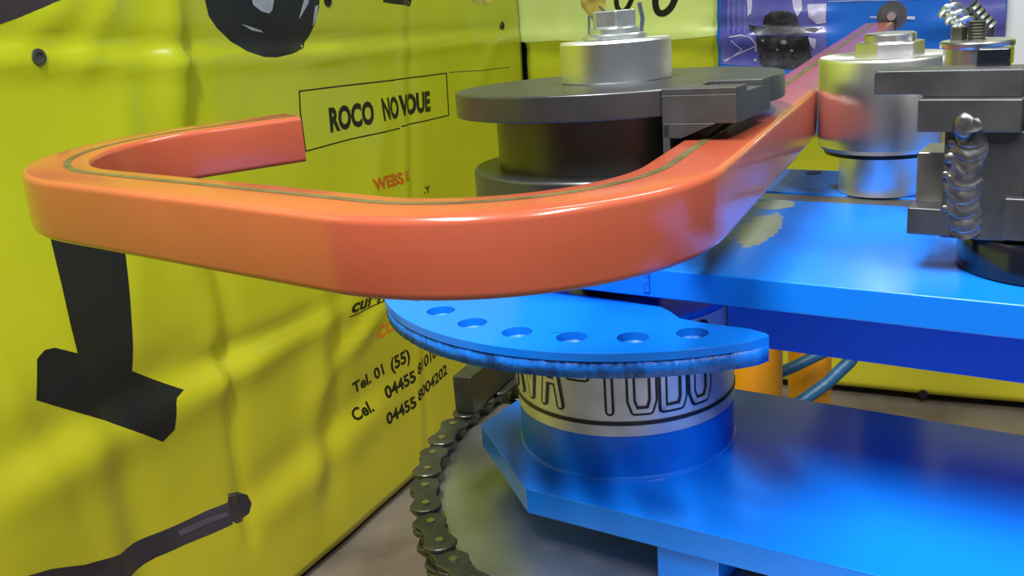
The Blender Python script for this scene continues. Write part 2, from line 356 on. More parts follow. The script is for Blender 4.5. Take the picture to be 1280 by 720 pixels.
def ell(cx, cy, rx, ry, n=40, rot=0):
    return [(cx + rx * cos(t) * cos(rot) - ry * sin(t) * sin(rot), cy + rx * cos(t) * sin(rot) + ry * sin(t) * cos(rot)) for t in (2 * pi * k / n for k in range(n))]
def stroke(pts, wd):                      # thick polyline in pixels as quads
    out = []
    for (a, b) in zip(pts[:-1], pts[1:]):
        dx, dy = b[0] - a[0], b[1] - a[1]; l = sqrt(dx * dx + dy * dy); nx, ny = -dy / l * wd / 2, dx / l * wd / 2; ex, ey = dx / l * wd * .25, dy / l * wd * .25
        out.append([(a[0] + nx - ex, a[1] + ny - ey), (b[0] + nx + ex, b[1] + ny + ey), (b[0] - nx + ex, b[1] - ny + ey), (a[0] - nx - ex, a[1] - ny - ey)])
    return out
def smooth(pts, n=6):                     # Catmull-Rom through the points
    out = []; P = [pts[0]] + list(pts) + [pts[-1]]
    for i in range(1, len(P) - 2):
        for k in range(n):
            t = k / n; out.append(tuple(0.5 * (2 * P[i][c] + (P[i + 1][c] - P[i - 1][c]) * t + (2 * P[i - 1][c] - 5 * P[i][c] + 4 * P[i + 1][c] - P[i + 2][c]) * t * t + (3 * P[i][c] - P[i - 1][c] - 3 * P[i + 1][c] + P[i + 2][c]) * t ** 3) for c in (0, 1)))
    return out + [pts[-1]]
# --- pictures printed on the left banner
decal(SL, 'printed_black_tube', [[(64, 285), (156, 300), (161, 360), (165, 420), (168, 464), (229, 487), (219, 497), (217, 506), (217, 537), (203, 552), (130, 525), (39, 499), (42, 448), (52, 437), (64, 434), (92, 441), (86, 410), (78, 360)]], 'inkgrey', bl)
decal(SL, 'printed_curved_pipe', [[(20, 722), (60, 710), (100, 704), (145, 692), (190, 672), (230, 654), (262, 639), (289, 629), (293, 640), (295, 656), (270, 667), (235, 681), (200, 698), (165, 720), (120, 745), (40, 745)]], 'inkpurple', bl)
decal(SL, 'printed_pipe_end', [[(290, 618), (305, 616), (317, 620), (321, 630), (318, 643), (310, 652), (300, 655), (294, 652), (293, 640), (289, 629)]], 'inkpurple', bl, 0.002)
decals(SL, 'printed_pipe_sheen', [[(225, 664), (262, 648), (288, 640), (289, 646), (262, 656), (228, 671)], [(289, 618), (312, 618), (312, 620), (290, 622)]], 'inkmauve', bl, 0.0024)
decal(SL, 'printed_black_dome', [[(268, -40), (285, -58), (306, -70), (330, -74), (355, -70), (377, -57), (393, -36), (400, -10), (399, 10), (394, 30), (388, 48), (380, 60), (364, 67), (345, 71.5), (328, 71), (310, 64), (290, 50), (272, 34), (262, 20), (257, 0), (259, -22)]], 'inkgrey', bl)
decals(SL, 'printed_dome_sheen', [[(312, -8), (343, -8), (340, 12), (336, 17), (326, 14), (316, 6)], [(302, 30), (312, 33), (327, 38), (330, 41), (316, 38)], [(378, 18), (386, 4), (387, -8), (381, -2), (374, 24)], [(394, 8), (398, 6), (396, 22), (391, 33)]], 'inkpale', bl, 0.0022)
decal(SL, 'printed_violet_pipe', [[(-40, 50), (0, 32), (26, 23), (60, 8), (82, -2), (90, -40), (-40, -40)]], 'inkpurple', bl)
decals(SL, 'printed_caption', [[(475, -12), (516, -12), (511, 8), (496, 6), (477, 3)], [(406, -8), (416, -8), (412, 3), (407, 3)]], 'ink', bl)
decal(SL, 'printed_smudge', [[(584, -10), (618, -10), (612, 4), (600, 7), (588, 3)]], 'photowarm', bl)
# frame round the colony name
decal(SL, 'printed_frame', stroke([(373, 114), (373.5, 140), (379, 189)], 1.6) + stroke([(373, 114), (430, 107), (492, 100)], 1.7) + stroke([(493, 99.5), (556, 91.5)], 1.5) + stroke([(556, 91.5), (559.5, 144)], 1.4) + stroke([(379, 189), (440, 173), (497, 160.5)], 1.6) + stroke([(499, 158), (559.5, 144)], 1.5), 'ink', bl)
decal(SL, 'printed_frame_line', stroke([(560, 90.5), (600, 88), (634, 84)], 0.9), 'inkpurple', bl)
wall_text(SL, 'printed_text', 'ROCO', (411.5, 164), (465.5, 153), (409.5, 136), 'ink', bl, 0.045)
wall_text(SL, 'printed_text', 'NO', (476.5, 150), (497, 146.2), (474, 124), 'ink', bl, 0.04)
wall_text(SL, 'printed_text', 'VOUE', (497, 144.5), (535.5, 137.5), (495.5, 120.5), 'ink', bl, 0.05)
wall_text(SL, 'printed_text', 'WEBS', (463, 238.5), (502, 228.5), (459.8, 224.5), 'inkred', bl, 0.04)
wall_text(SL, 'printed_text', 'IC', (504, 228), (511, 224), (502.5, 214), 'inkred', bl, 0.02)
wall_text(SL, 'printed_text', '.Y', (529, 242), (538, 239.5), (528, 234), 'ink', bl, 0.03)
wall_text(SL, 'printed_text', 'curva', (436, 391), (486, 372), (434, 376), 'ink', bl, 0.035, 0.25)
decal(SL, 'printed_underline', stroke([(434, 396), (455, 387), (488, 370)], 1.3), 'ink', bl)
wall_text(SL, 'printed_text', 'CODI', (471, 424.5), (508, 402), (469, 410), 'inkorange', bl, 0.035)
wall_text(SL, 'printed_text', 'Tel. 01', (446, 493), (482.5, 467), (441, 480), 'ink', bl, 0.03)
wall_text(SL, 'printed_text', '(55)', (491, 464), (514.5, 450), (488, 449), 'ink', bl, 0.03)
wall_text(SL, 'printed_text', '04455', (484, 499), (522, 476), (481, 485), 'ink', bl, 0.035)
wall_text(SL, 'printed_text', '8101022', (523.5, 469.5), (558, 436), (522.5, 456), 'ink', bl, 0.03)
wall_text(SL, 'printed_text', 'Cel.', (445, 527.5), (468.5, 513), (441.5, 514), 'ink', bl, 0.03)
wall_text(SL, 'printed_text', '04455', (485, 531.5), (523, 508), (482, 518), 'ink', bl, 0.035)
wall_text(SL, 'printed_text', '8004202', (524.5, 502), (562, 467), (523.5, 489), 'ink', bl, 0.03)

def ring_on(sheet, name, px, py, r_in, r_out, m, parent):        # brass/steel eyelet pressed in the vinyl
    s, z = sheet.pix(px, py); n3 = Vector((sheet.N.x, sheet.N.y, 0)); a3 = Vector((sheet.A.x, sheet.A.y, 0)); c = sheet.world(s, z, 0.001)
    bm = bmesh.new(); n = 20; prof = [(r_in * 0.2, 0.0004), (r_in, 0.001), (r_in * 1.05, 0.003), (r_out, 0.003), (r_out * 1.05, 0.0)]
    rings = [[bm.verts.new(c + (a3 * cos(2 * pi * k / n) + Vector((0, 0, 1)) * sin(2 * pi * k / n)) * r + n3 * h) for k in range(n)] for r, h in prof]
    for i in range(len(rings) - 1):
        for k in range(n): bm.faces.new((rings[i][k], rings[i + 1][k], rings[i + 1][(k + 1) % n], rings[i][(k + 1) % n]))
    bm.faces.new(rings[0])
    return part(name, bm, m, parent, True)
for px, py in ((626, 32), (409, 1)): ring_on(SL, 'grommet', px, py, 0.006, 0.0105, 'black', bl)
ring_on(SL, 'grommet', 52, 71, 0.006, 0.011, 'grey_steel', bl)
for px, py in ((641, 57), (1154, 491)): ring_on(SB, 'grommet', px, py, 0.006, 0.011, 'black', bb)

MT['limesheen'] = mat('pale_lime_sheen', (0.56, 0.68, 0.20), 0.28, 0, 0.5, 0.15, var=0.08, vscale=6, bump=0.08, bscale=20)
decal(SB, 'pale_sheen_band', [[(637, -190), (700, -190), (800, -190), (899, -190), (899, 44), (870, 47), (840, 50), (800, 48), (740, 52), (700, 50), (660, 53), (637, 50)]], 'limesheen', bb, 0.0012)  # lamp sheen on the upper vinyl, painted as a pale lime patch
# --- logo on the back banner
decal(SB, 'printed_cursive_logo', stroke(smooth([(786, -16), (792, -50), (789, -78), (780, -70), (773, -36), (771, -4), (773, 10), (780, 14), (788, 4), (797, -22)]), 6), 'ink', bb, 0.0026)
decal(SB, 'printed_cursive_logo', stroke(smooth([(836, -32), (826, -22), (820, 0), (823, 14), (831, 16), (840, 8), (846, -6), (848, -18), (843, -30), (834, -33), (826, -24)]), 8), 'ink', bb, 0.0026)
decal(SB, 'printed_figure', [[(724, -10), (757, -10), (758, 10), (748, 24), (738, 20), (728, 8)]], 'photowarm', bb, 0.0022)
decals(SB, 'printed_figure_outline', stroke([(737, 20), (738, 42)], 2.5) + stroke([(740, 20), (748, 36)], 2) + stroke([(800, 4), (804, 22), (803, 40)], 5) + stroke([(750, 8), (757, 14)], 2), 'inkblue', bb, 0.0030)

# --- the blue banner with photographs, hung over the lime one, and the white sheet beside it
def plane_sz(px, py): return _q.pix(px, py)
sx0, zt = plane_sz(901, -150); sx1, _ = plane_sz(1259, 40); _, zb = plane_sz(1000, 155)
def hblue(s, z): return 0.012 * noise.noise((s * 3.1, z * 3.1, 5.5)) + 0.006 * noise.noise((s * 9, z * 9, 2.5)) + sum(f(s, z) for f in BC)
SBL = Sheet(RA, RN, sx0, sx1, zb, zt, 0.0125, 0.055, hblue)
bbl = banner('photo_banner', SBL, 'bluevinyl', 'blue vinyl banner with violet machine photographs above the far tube end')
decal(SBL, 'printed_photograph', [[(901, -100), (1037, -100), (1034, 30), (1034, 84), (960, 84), (902, 80)]], 'photo', bbl)
for i, pl in enumerate(([(946, 43), (1012, 44), (1014, 62), (1008, 80), (990, 86), (958, 85), (948, 72)], [(936, 31), (960, 33), (1000, 33), (1025, 35), (1020, 40), (1000, 43), (948, 42), (938, 38)], [(953, 33), (957, 20), (966, 14), (984, 12), (997, 19), (1000, 33)], ell(961, 73, 12, 12), ell(1002, 71, 13, 13))):
    decal(SBL, 'printed_machine', [pl], 'photodark', bbl, 0.0022 + 0.0002 * i)
for pl in [stroke([(912 + 7 * k, -90), (911 + 7 * k, 40)], 2.2)[0] for k in range(4)]: decal(SBL, 'printed_streak', [pl], 'photomid', bbl, 0.0024)
decals(SBL, 'printed_photo_detail', [[(990, -6), (1002, -6), (1004, 12), (998, 20), (993, 10)], [(1010, 5), (1034, 4), (1033, 28), (1022, 30), (1012, 22)], [(1012, 46), (1022, 48), (1019, 62), (1014, 56)], [(934, -8), (942, -8), (940, 16), (936, 20)]], 'photopale', bbl, 0.0034)
decals(SBL, 'printed_photo_glint', [ell(981, 52, 4, 3, 10), ell(990, 63, 2, 1.6, 8), ell(955, 50, 1.6, 1.4, 8), ell(944, 75, 2, 2, 8), ell(972, 62, 1.5, 1.5, 8)], 'inkpale', bbl, 0.0036)
decal(SBL, 'printed_sketch', stroke([(913, 46), (928, 43), (940, 46), (946, 54), (945, 64)], 1.5), 'photopale', bbl, 0.0034)
decal(SBL, 'printed_sketch', stroke([(905, 76), (926, 66), (944, 58)], 1.3), 'photopale', bbl, 0.0034)
decal(SBL, 'printed_sketch', stroke([(916, 50), (928, 62), (907, 77)], 1.1), 'photopale', bbl, 0.0034)
decal(SBL, 'printed_photo_edge', stroke([(1036, 1.5), (1180, -2)], 1.0) + [[(1088, 20), (1144, 20), (1144, 24), (1088, 22)]], 'photopale', bbl, 0.003)
decal(SBL, 'printed_photograph', [[(1188, -100), (1258, -100), (1256, 90), (1190, 90)]], 'photo', bbl)
sw0, zwt = plane_sz(1267, -150); sw1, _ = plane_sz(1400, 60); _, zwb = plane_sz(1275, 92)
SW = Sheet(RA, RN, sw0, sw1, zwb, zwt, 0.02, 0.05, lambda s, z: 0.006 * noise.noise((s * 4, z * 4, 9.5)))
banner('paper_sheet', SW, 'white', 'plain white sheet hanging on the wall beside the blue banner', 'sheet')

# ================================================================== ORANGE TUBE
TZ1, TZ0, TW = -0.098, -0.1388, 0.0458
def tube_path(step=0.012):
    p1 = Vector((0.0353, 0.3984)); p2 = Vector((-0.4291, 0.7806)); a1 = 1.1299; r1 = 0.1115; r2 = 0.1397; ac = 0.5259; Lc = 0.2793
    s = p1 + 1.33 * Vector((cos(a1), sin(a1))); e = p2 + Lc * Vector((cos(ac), sin(ac)))
    pts = [s]
    def arc(a, c, b, r):
        d0 = (c - a).normalized(); d1 = (b - c).normalized(); t = d0.angle(d1); sg = 1 if d0.x * d1.y - d0.y * d1.x > 0 else -1
        A = c - d0 * (r * tan(t / 2)); o = A + Vector((-d0.y, d0.x)) * sg * r; st = atan2(A.y - o.y, A.x - o.x); n = 36
        return [o + r * Vector((cos(st + sg * t * k / n), sin(st + sg * t * k / n))) for k in range(n + 1)]
    pts += arc(s, p1, p2, r1) + arc(p1, p2, e, r2) + [e]
    return pts
TP = tube_path()
def sweep_section(path, sec):             # closed section [(across, z)] swept along a plan path
    bm = bmesh.new(); rings = []
    for i, p in enumerate(path):
        t = (path[min(i + 1, len(path) - 1)] - path[max(i - 1, 0)]).normalized()
        if 0 < i < len(path) - 1: t = ((path[i + 1] - p).normalized() + (p - path[i - 1]).normalized()).normalized()
        n = Vector((-t.y, t.x))
        rings.append([bm.verts.new((p.x + n.x * a, p.y + n.y * a, z + H)) for a, z in sec])
    m = len(sec)
    for i in range(len(rings) - 1):
        for k in range(m): bm.faces.new((rings[i][k], rings[i][(k + 1) % m], rings[i + 1][(k + 1) % m], rings[i + 1][k]))
    return bm, rings
def rsec(hw, z0, z1, r, n=5):
    out = []
    for cx, cz, a0 in ((hw - r, z1 - r, 0), (-hw + r, z1 - r, pi / 2), (-hw + r, z0 + r, pi), (hw - r, z0 + r, 3 * pi / 2)):
        for k in range(n + 1): a = a0 + pi / 2 * k / n; out.append((cx + r * cos(a), cz + r * sin(a)))
    return out
bo, ro = sweep_section(TP, rsec(TW / 2, TZ0, TZ1, 0.0042))
bi, ri = sweep_section(TP, rsec(TW / 2 - 0.0025, TZ0 + 0.0025, TZ1 - 0.0025, 0.003))
me1 = bpy.data.meshes.new('t'); bi.to_mesh(me1); bi.free(); nv = len(bo.verts); bo.from_mesh(me1); bo.verts.ensure_lookup_table()
m_ = len(rsec(1, 0, 1, .1)); tot = len(TP) * m_
for base in (0, (len(TP) - 1) * m_):      # rims of the hollow ends
    for k in range(m_):
        bo.faces.new((bo.verts[base + k], bo.verts[base + (k + 1) % m_], bo.verts[nv + base + (k + 1) % m_], bo.verts[nv + base + k]))
tube = part('bent_tube', bo, 'orange', None, True, ang=50)
tag(tube, 'orange lacquered square steel tube bent into a hook, passing the bending die', 'tube')
bs, rs_ = sweep_section(TP, [(-0.0095, TZ1 + 0.0003), (-0.0045, TZ1 + 0.0003), (-0.0045, TZ1 - 0.001), (-0.0095, TZ1 - 0.001)])
part('weld_seam', bs, 'stripe', tube, True)['label'] = 'dark green seam line along the tube top'

# ================================================================== MACHINE FRAME
AX, AY = MC.x + 0.004, MC.y
fr = thing('tube_bender', 'bright blue steel tube bending machine with stacked plates and a bearing drum', 'machine', M(0, 0, -1.1))
# upper plate: rounded end round the die, slot strip, far part with hole
r_end = 0.081
arc_pts = [(r_end * cos(a), r_end * sin(a)) for a in (radians(90 + 180 * k / 24) for k in range(25))]
up1 = [(p[0], p[1]) for p in arc_pts if p[1] <= 0.1] + [(0.62, -0.081), (0.62, 0.135), (0.02, 0.135)]
up = part('upper_plate', mprism(up1, -0.203, -0.183), 'blue_worn', fr, True, 0.0012)
part('slot_strip', mbox(0.045, 0.30, 0.1352, 0.163, -0.197, -0.1842), 'tan_steel', fr, bevel=0.0006)['label'] = 'bare steel slot bottom'
far = part('rear_plate', mprism([(0.03, 0.1632), (0.62, 0.1632), (0.62, 0.262), (0.03, 0.262)], -0.203, -0.183), 'blue', fr, True, 0.0012)
hp = at(1017, 216, -0.183); lathe_obj('bolt_hole', [(0.007, -0.1835), (0.007, -0.1825)], hp.x, hp.y, 'black', far, 24)
part('side_beam', mbox(0.085, 0.62, 0.0, 0.185, -0.2605, -0.2035), 'blue', fr, bevel=0.001)  # unseen depth of the beam added to darken the space behind and below
part('rear_beam', mbox(0.2, 0.62, 0.1855, 0.24, -0.26, -0.2035), 'blue', fr, bevel=0.001)
part('end_joint', mbox(0.060, 0.0645, -0.0822, -0.0805, -0.199, -0.185), 'torch', fr)
# lower plate with chamfered end
part('lower_plate', mprism([(-0.022, -0.1165), (0.66, -0.1165), (0.66, 0.1125), (-0.022, 0.1125), (-0.115, 0.042), (-0.115, -0.040)], -0.366, -0.346), 'blue', fr, True, 0.001)
# bearing drum between the plates
drum = lathe_obj('bearing_drum', [(0.0835, -0.346), (0.0835, -0.2265), (0.05, -0.2265)], MC.x, MC.y, 'blue', fr, 96)
lathe_obj('drum_weld_ring', [(0.0855, -0.346), (0.0850, -0.3445), (0.0836, -0.3435), (0.0834, -0.3435)], MC.x, MC.y, 'blue', fr, 96)
lathe_obj('main_shaft', [(0.03, -0.2265), (0.03, -0.152)], MC.x, MC.y, 'castiron', fr, 48)
# stamped name plate wrapped round the drum
cdir = atan2(-MC.y, -MC.x)
def wrap_strip(a0, a1, z0, z1, r0, r1, n=60):
    bm = bmesh.new(); R = []
    for k in range(n + 1):
        a = a0 + (a1 - a0) * k / n
        R.append([bm.verts.new((MC.x + r * cos(a), MC.y + r * sin(a), z + H)) for r, z in ((r0, z0), (r1, z0), (r1, z1), (r0, z1))])
    for k in range(n):
        for j in range(4): bm.faces.new((R[k][j], R[k + 1][j], R[k + 1][(j + 1) % 4], R[k][(j + 1) % 4]))
    bm.faces.new(R[0]); bm.faces.new(R[-1][::-1]); return bm
NZ0, NZ1 = -0.3115, -0.231
npl = part('name_plate', wrap_strip(cdir - 1.48, cdir + 1.52, NZ0, NZ1, 0.0834, 0.0842), 'plate', drum, True)
part('plate_border', wrap_strip(cdir - 1.48, cdir + 1.52, NZ0 + 0.0085, NZ0 + 0.0115, 0.0838, 0.0848), 'ink_plate', npl, True)
def wrap_text(body, a0, a1, zb_, zt_, r, m, bold, name):
    bm = text_bm(body, bold); amin = a0
    for k in range(1, 40): bmesh.ops.bisect_plane(bm, geom=bm.verts[:] + bm.edges[:] + bm.faces[:], plane_co=(k / 40, 0, 0), plane_no=(1, 0, 0))
    res = bmesh.ops.extrude_face_region(bm, geom=bm.faces[:]); top = [g for g in res['geom'] if isinstance(g, bmesh.types.BMVert)]
    for v in top: v.co.z = 1.0
    for v in bm.verts:
        a = a0 + (a1 - a0) * v.co.x; rr = r if v.co.z > 0.5 else 0.0836; zz = zb_ + (zt_ - zb_) * v.co.y
        v.co = Vector((MC.x + rr * cos(a), MC.y + rr * sin(a), zz + H))
    return part(name, bm, m, npl)
GL = {'C': [[(1, .82), (.8, 1), (.2, 1), (0, .82), (0, .18), (.2, 0), (.8, 0), (1, .18)]], 'U': [[(0, 1), (0, .14), (.16, 0), (.84, 0), (1, .14), (1, 1)]],
      'R': [[(0, 0), (0, 1), (.85, 1), (1, .88), (1, .62), (.85, .5), (0, .5)], [(.5, .5), (1, 0)]], 'V': [[(0, 1), (.5, 0), (1, 1)]], 'A': [[(0, 0), (.5, 1), (1, 0)], [(.2, .33), (.8, .33)]],
      '-': [[(.1, .45), (.9, .45)]], 'T': [[(0, 1), (1, 1)], [(.5, 1), (.5, 0)]], 'B': [[(0, 0), (0, 1), (.85, 1), (1, .88), (1, .62), (.88, .52), (0, .52)], [(.88, .52), (1, .42), (1, .12), (.86, 0), (0, 0)]],
      'O': [[(.18, 0), (.82, 0), (1, .14), (1, .86), (.82, 1), (.18, 1), (0, .86), (0, .14), (.18, 0)]]}
def glyph_mesh(ch, ac, wa, zb_, zt_, wid, r):     # rounded strokes of one letter bent round the drum
    bm = bmesh.new(); Rr = 0.0835
    def P(x, y): return (ac + (x - .5) * wa) * Rr, zb_ + (zt_ - zb_) * y
    def W(s_, z_, rr): a = s_ / Rr; return (MC.x + rr * cos(a), MC.y + rr * sin(a), z_ + H)
    def slab(pts):
        n = len(pts); lo_ = [bm.verts.new(W(*p, 0.0838)) for p in pts]; hi_ = [bm.verts.new(W(*p, r)) for p in pts]
        bm.faces.new(hi_)
        for i in range(n): bm.faces.new((lo_[i], lo_[(i + 1) % n], hi_[(i + 1) % n], hi_[i]))
    for pl in GL[ch]:
        q = [P(*p) for p in pl]
        for p in q: slab([(p[0] + wid / 2 * cos(2 * pi * k / 12), p[1] + wid / 2 * sin(2 * pi * k / 12)) for k in range(12)])
        for a_, b_ in zip(q[:-1], q[1:]):
            L_ = sqrt((b_[0] - a_[0]) ** 2 + (b_[1] - a_[1]) ** 2); nx, ny = -(b_[1] - a_[1]) / L_ * wid / 2, (b_[0] - a_[0]) / L_ * wid / 2
            m_s = 3
            for i in range(m_s):
                c0 = (a_[0] + (b_[0] - a_[0]) * i / m_s, a_[1] + (b_[1] - a_[1]) * i / m_s); c1 = (a_[0] + (b_[0] - a_[0]) * (i + 1) / m_s, a_[1] + (b_[1] - a_[1]) * (i + 1) / m_s)
                slab([(c0[0] - nx, c0[1] - ny), (c1[0] - nx, c1[1] - ny), (c1[0] + nx, c1[1] + ny), (c0[0] + nx, c0[1] + ny)])
    return bm
for i, ch in enumerate('CURVA-TUBO'):
    ac = cdir - 1.77 + 0.272 * i
    part('embossed_letter', glyph_mesh(ch, ac, 0.185, -0.2920, -0.2370, 0.0068, 0.0850), 'ink_plate', npl)
    part('letter_face', glyph_mesh(ch, ac, 0.185, -0.2920, -0.2370, 0.0030, 0.0854), 'plate', npl)
# index plate: half moon with a row of holes
def loop_fill(loops, z0, z1):
    c = bpy.data.curves.new('c', 'CURVE'); c.dimensions = '2D'; c.fill_mode = 'BOTH'; c.extrude = (z1 - z0) / 2
    for lp in loops:
        s = c.splines.new('POLY'); s.points.add(len(lp) - 1); s.use_cyclic_u = True
        for k, (x, y) in enumerate(lp): s.points[k].co = (x, y, 0, 1)
    o = bpy.data.objects.new('c', c); COL.objects.link(o)
    me = bpy.data.meshes.new_from_object(o.evaluated_get(bpy.context.evaluated_depsgraph_get())); bm = bmesh.new(); bm.from_mesh(me)
    bpy.data.objects.remove(o); bpy.data.curves.remove(c); bpy.data.meshes.remove(me)
    bmesh.ops.remove_doubles(bm, verts=bm.verts[:], dist=1e-6)
    for v in bm.verts: v.co.z += (z0 + z1) / 2 + H
    return bm
IR = 0.187; ic = Vector((0.0906, 0.7313))
out = [(ic.x + IR * cos(radians(a)), ic.y + IR * sin(radians(a))) for a in [-193 + k * 2 for k in range(0, 64)]]
out = [p for p in out if (Vector(p) - MC).dot(MU) < 0.150]
tail = [(0.1530, -0.1040), (0.1500, -0.1010), (0.138, -0.0965), (0.110, -0.0970), (0.0914, -0.0943), (0.080, -0.0840), (0.0693, -0.0767), (0.04, -0.0745), (0.0, -0.0730), (-0.03, -0.055), (-0.045, -0.02)]
out += [(M(u, v, 0).x, M(u, v, 0).y) for u, v in tail]
holes = [[(ic.x + 0.160 * cos(radians(a)) + 0.0098 * cos(t), ic.y + 0.160 * sin(radians(a)) + 0.0098 * sin(t)) for t in (2 * pi * k / 28 for k in range(28))] for a in (-165, -151.5, -137.7, -124, -110.5, -97, -84)]
ip = part('index_plate', loop_fill([out] + holes, -0.2153, -0.2100), 'blue', fr, True, 0.0008)
ip['label'] = 'half-moon blue plate with a row of holes'
rough = []
for k in range(420):                      # torch-cut lower half of the edge, set back and ragged up to a weld stop
    a = -193 + 126 * k / 420
    r = IR - 0.0003 if a > -79 else IR - 0.0009 + 0.0006 * noise.noise((k * 0.31, 1.7, 1.0)) + 0.0004 * noise.noise((k * 0.9, 4.1, 4.0))
    rough.append((ic.x + r * cos(radians(a)), ic.y + r * sin(radians(a))))
rough = [p for p in rough if (Vector(p) - MC).dot(MU) < 0.150] + [(M(u, v, 0).x, M(u, v, 0).y) for u, v in tail]
part('torch_cut_layer', loop_fill([rough] + holes, -0.2262, -0.2154), 'torch', ip)['label'] = 'ragged torch-cut lower edge'
# spacer block and legs below the lower plate
bp_ = at(868, 700, -0.375); q = (Vector((bp_.x, bp_.y)) - MC); bu, bv = q.dot(MU), q.dot(MV)
part('spacer_block', mbox(0.078, 0.122, -0.112, -0.07, -0.3915, -0.366), 'blue', fr, bevel=0.001)
part('pedestal', mbox(0.14, 0.34, -0.03, 0.09, -1.1, -0.412), 'blue', fr, bevel=0.004)
part('leg', mbox(0.54, 0.60, 0.0, 0.18, -1.1, -0.2606), 'blue', fr, bevel=0.003)
part('foot_plate', mbox(-0.02, 0.66, -0.13, 0.26, -1.1, -1.085), 'blue', fr, bevel=0.003)

# ================================================================== BENDING DIE
DB = Vector((AX, AY, -0.150 + H))
die = thing('bending_die', 'dark machined bending die wheel with grooved rim, silver collar and hex bolt', 'die', DB)
DTILT = Matrix.Translation(DB) @ Matrix.Rotation(radians(-2.0), 4, 'X')      # the wheel is tilted a little to fit its outline from the camera
ta = 1.1299; td = Vector((cos(ta), sin(ta))); tn = Vector((td.y, -td.x))          # tube direction and its right-hand side
def uvof(p): q = Vector((p[0], p[1])) - MC; return (q.dot(MU), q.dot(MV))
_di = DTILT.inverted()
def dpt(px, py, z=-0.0711):               # pixel on the wheel's own level z, before leaning
    o = _di @ Vector((0, 0, H)); d = _di.to_3x3() @ ray(px, py); zl = z + H - DB.z; p = o + d * ((zl - o.z) / d.z)
    return uvof((p.x + DB.x, p.y + DB.y))
def dcol(px, vt, z=-0.0711):              # where the pixel column meets the upright plane v = vt on level z
    lo_, hi_ = 60.0, 200.0
    for _ in range(50):
        m_ = (lo_ + hi_) / 2
        if dpt(px, m_, z)[1] > vt: lo_ = m_
        else: hi_ = m_
    return dpt(px, m_, z)
BV = -0.088
A0 = dcol(826, BV); A1 = dcol(920, BV)
B1 = dpt(963, 95.5); B0 = (A0[0], B1[1])
def u_in(v): return (0.0700 - 0.16 * v) / 0.987   # inner face of the tube, less a little play
def clear(poly): return [(min(u, u_in(v)), v) for u, v in poly]
du, dv = uvof((AX, AY))
def cut_wheel(R):                         # wheel with the seat of the clamp block cut out of its rim
    a0 = math.asin(min(0.9, (B1[1] - dv) / R)); a1 = 2 * pi - math.acos(min(0.97, (A0[0] - du) / R)); f0 = dv + R * sin(a1)
    return [(du + R * cos(a0 + (a1 - a0) * k / 110), dv + R * sin(a0 + (a1 - a0) * k / 110)) for k in range(111)] + ([A0] if f0 < A0[1] else []) + [B0]
part('upper_disc', mprism(cut_wheel(0.1172), -0.0880, -0.0711), 'castiron', die, True, 0.0012, 3, 25)
part('groove_core', mprism(clear(cut_wheel(0.0890)), -0.1265, -0.0881), 'castiron', die, True, 0, 2, 25)
part('lower_flange', mprism(clear(cut_wheel(0.1080)), -0.1500, -0.1266), 'castiron', die, True, 0.003, 4, 25)
lathe_obj('silver_collar', [(0.0390, -0.0711), (0.0397, -0.0701), (0.0397, -0.0440), (0.0387, -0.0424), (0.012, -0.0418)], AX, AY, 'silver', die, 96)
lathe_obj('washer', [(0.0220, -0.0420), (0.0230, -0.0413), (0.0230, -0.0393), (0.0220, -0.0383), (0.005, -0.0383)], AX, AY, 'zinc', die, 48)
lathe_obj('bolt_flange', [(0.0180, -0.0383), (0.0180, -0.0348), (0.0165, -0.0338)], AX, AY, 'zinc', die, 48)
part('hex_bolt', prism(hexpts(AX, AY, 0.0168, MANG + 0.05), -0.0340 + H, -0.0222 + H), 'zinc', die, True, 0.0012)
# clamp block let into the wheel beside the tube
def lerp(a, b, t): return (a[0] + (b[0] - a[0]) * t, a[1] + (b[1] - a[1]) * t)
n0, n1 = lerp(A1, B1, 0.30), lerp(A1, B1, 0.74)
blk_top = [A0, A1, n0, (A0[0] + 0.016, n0[1]), (A0[0] + 0.010, n1[1] - 0.004), (A0[0] + 0.013, n1[1]), n1, B1, B0]
low = [A0, (u_in(BV), BV), (A0[0] + 0.0003, (0.0700 - 0.987 * (A0[0] + 0.0003)) / 0.16)]
zb_lo, zb_hi = -0.0960, -0.0760
for _ in range(40):
    zm = (zb_lo + zb_hi) / 2
    if dpt(920, 154, zm)[1] < BV: zb_hi = zm
    else: zb_lo = zm
def bu_(x): return A0[0] + (x - 826) / 94 * (A1[0] - A0[0])
def bz_(y): return zm - (y - 154) * 0.00045
cheek = uz_prism(BV, BV + 0.03, [(bu_(826), zm + 0.0002), (bu_(826), bz_(174)), (bu_(850), bz_(174)), (bu_(879), bz_(161)), (bu_(897), zm + 0.0002)])
bmb = join(cheek, mprism(blk_top, -0.0750, -0.0711), mprism([A0, A1, B1, B0], zm, -0.0749), mprism(low, -0.1500, zm + 0.0001))
part('clamp_block', bmb, 'grey_steel', die, True, 0.0006)['label'] = 'grey clamp block with a slot on top'
die.matrix_world = DTILT


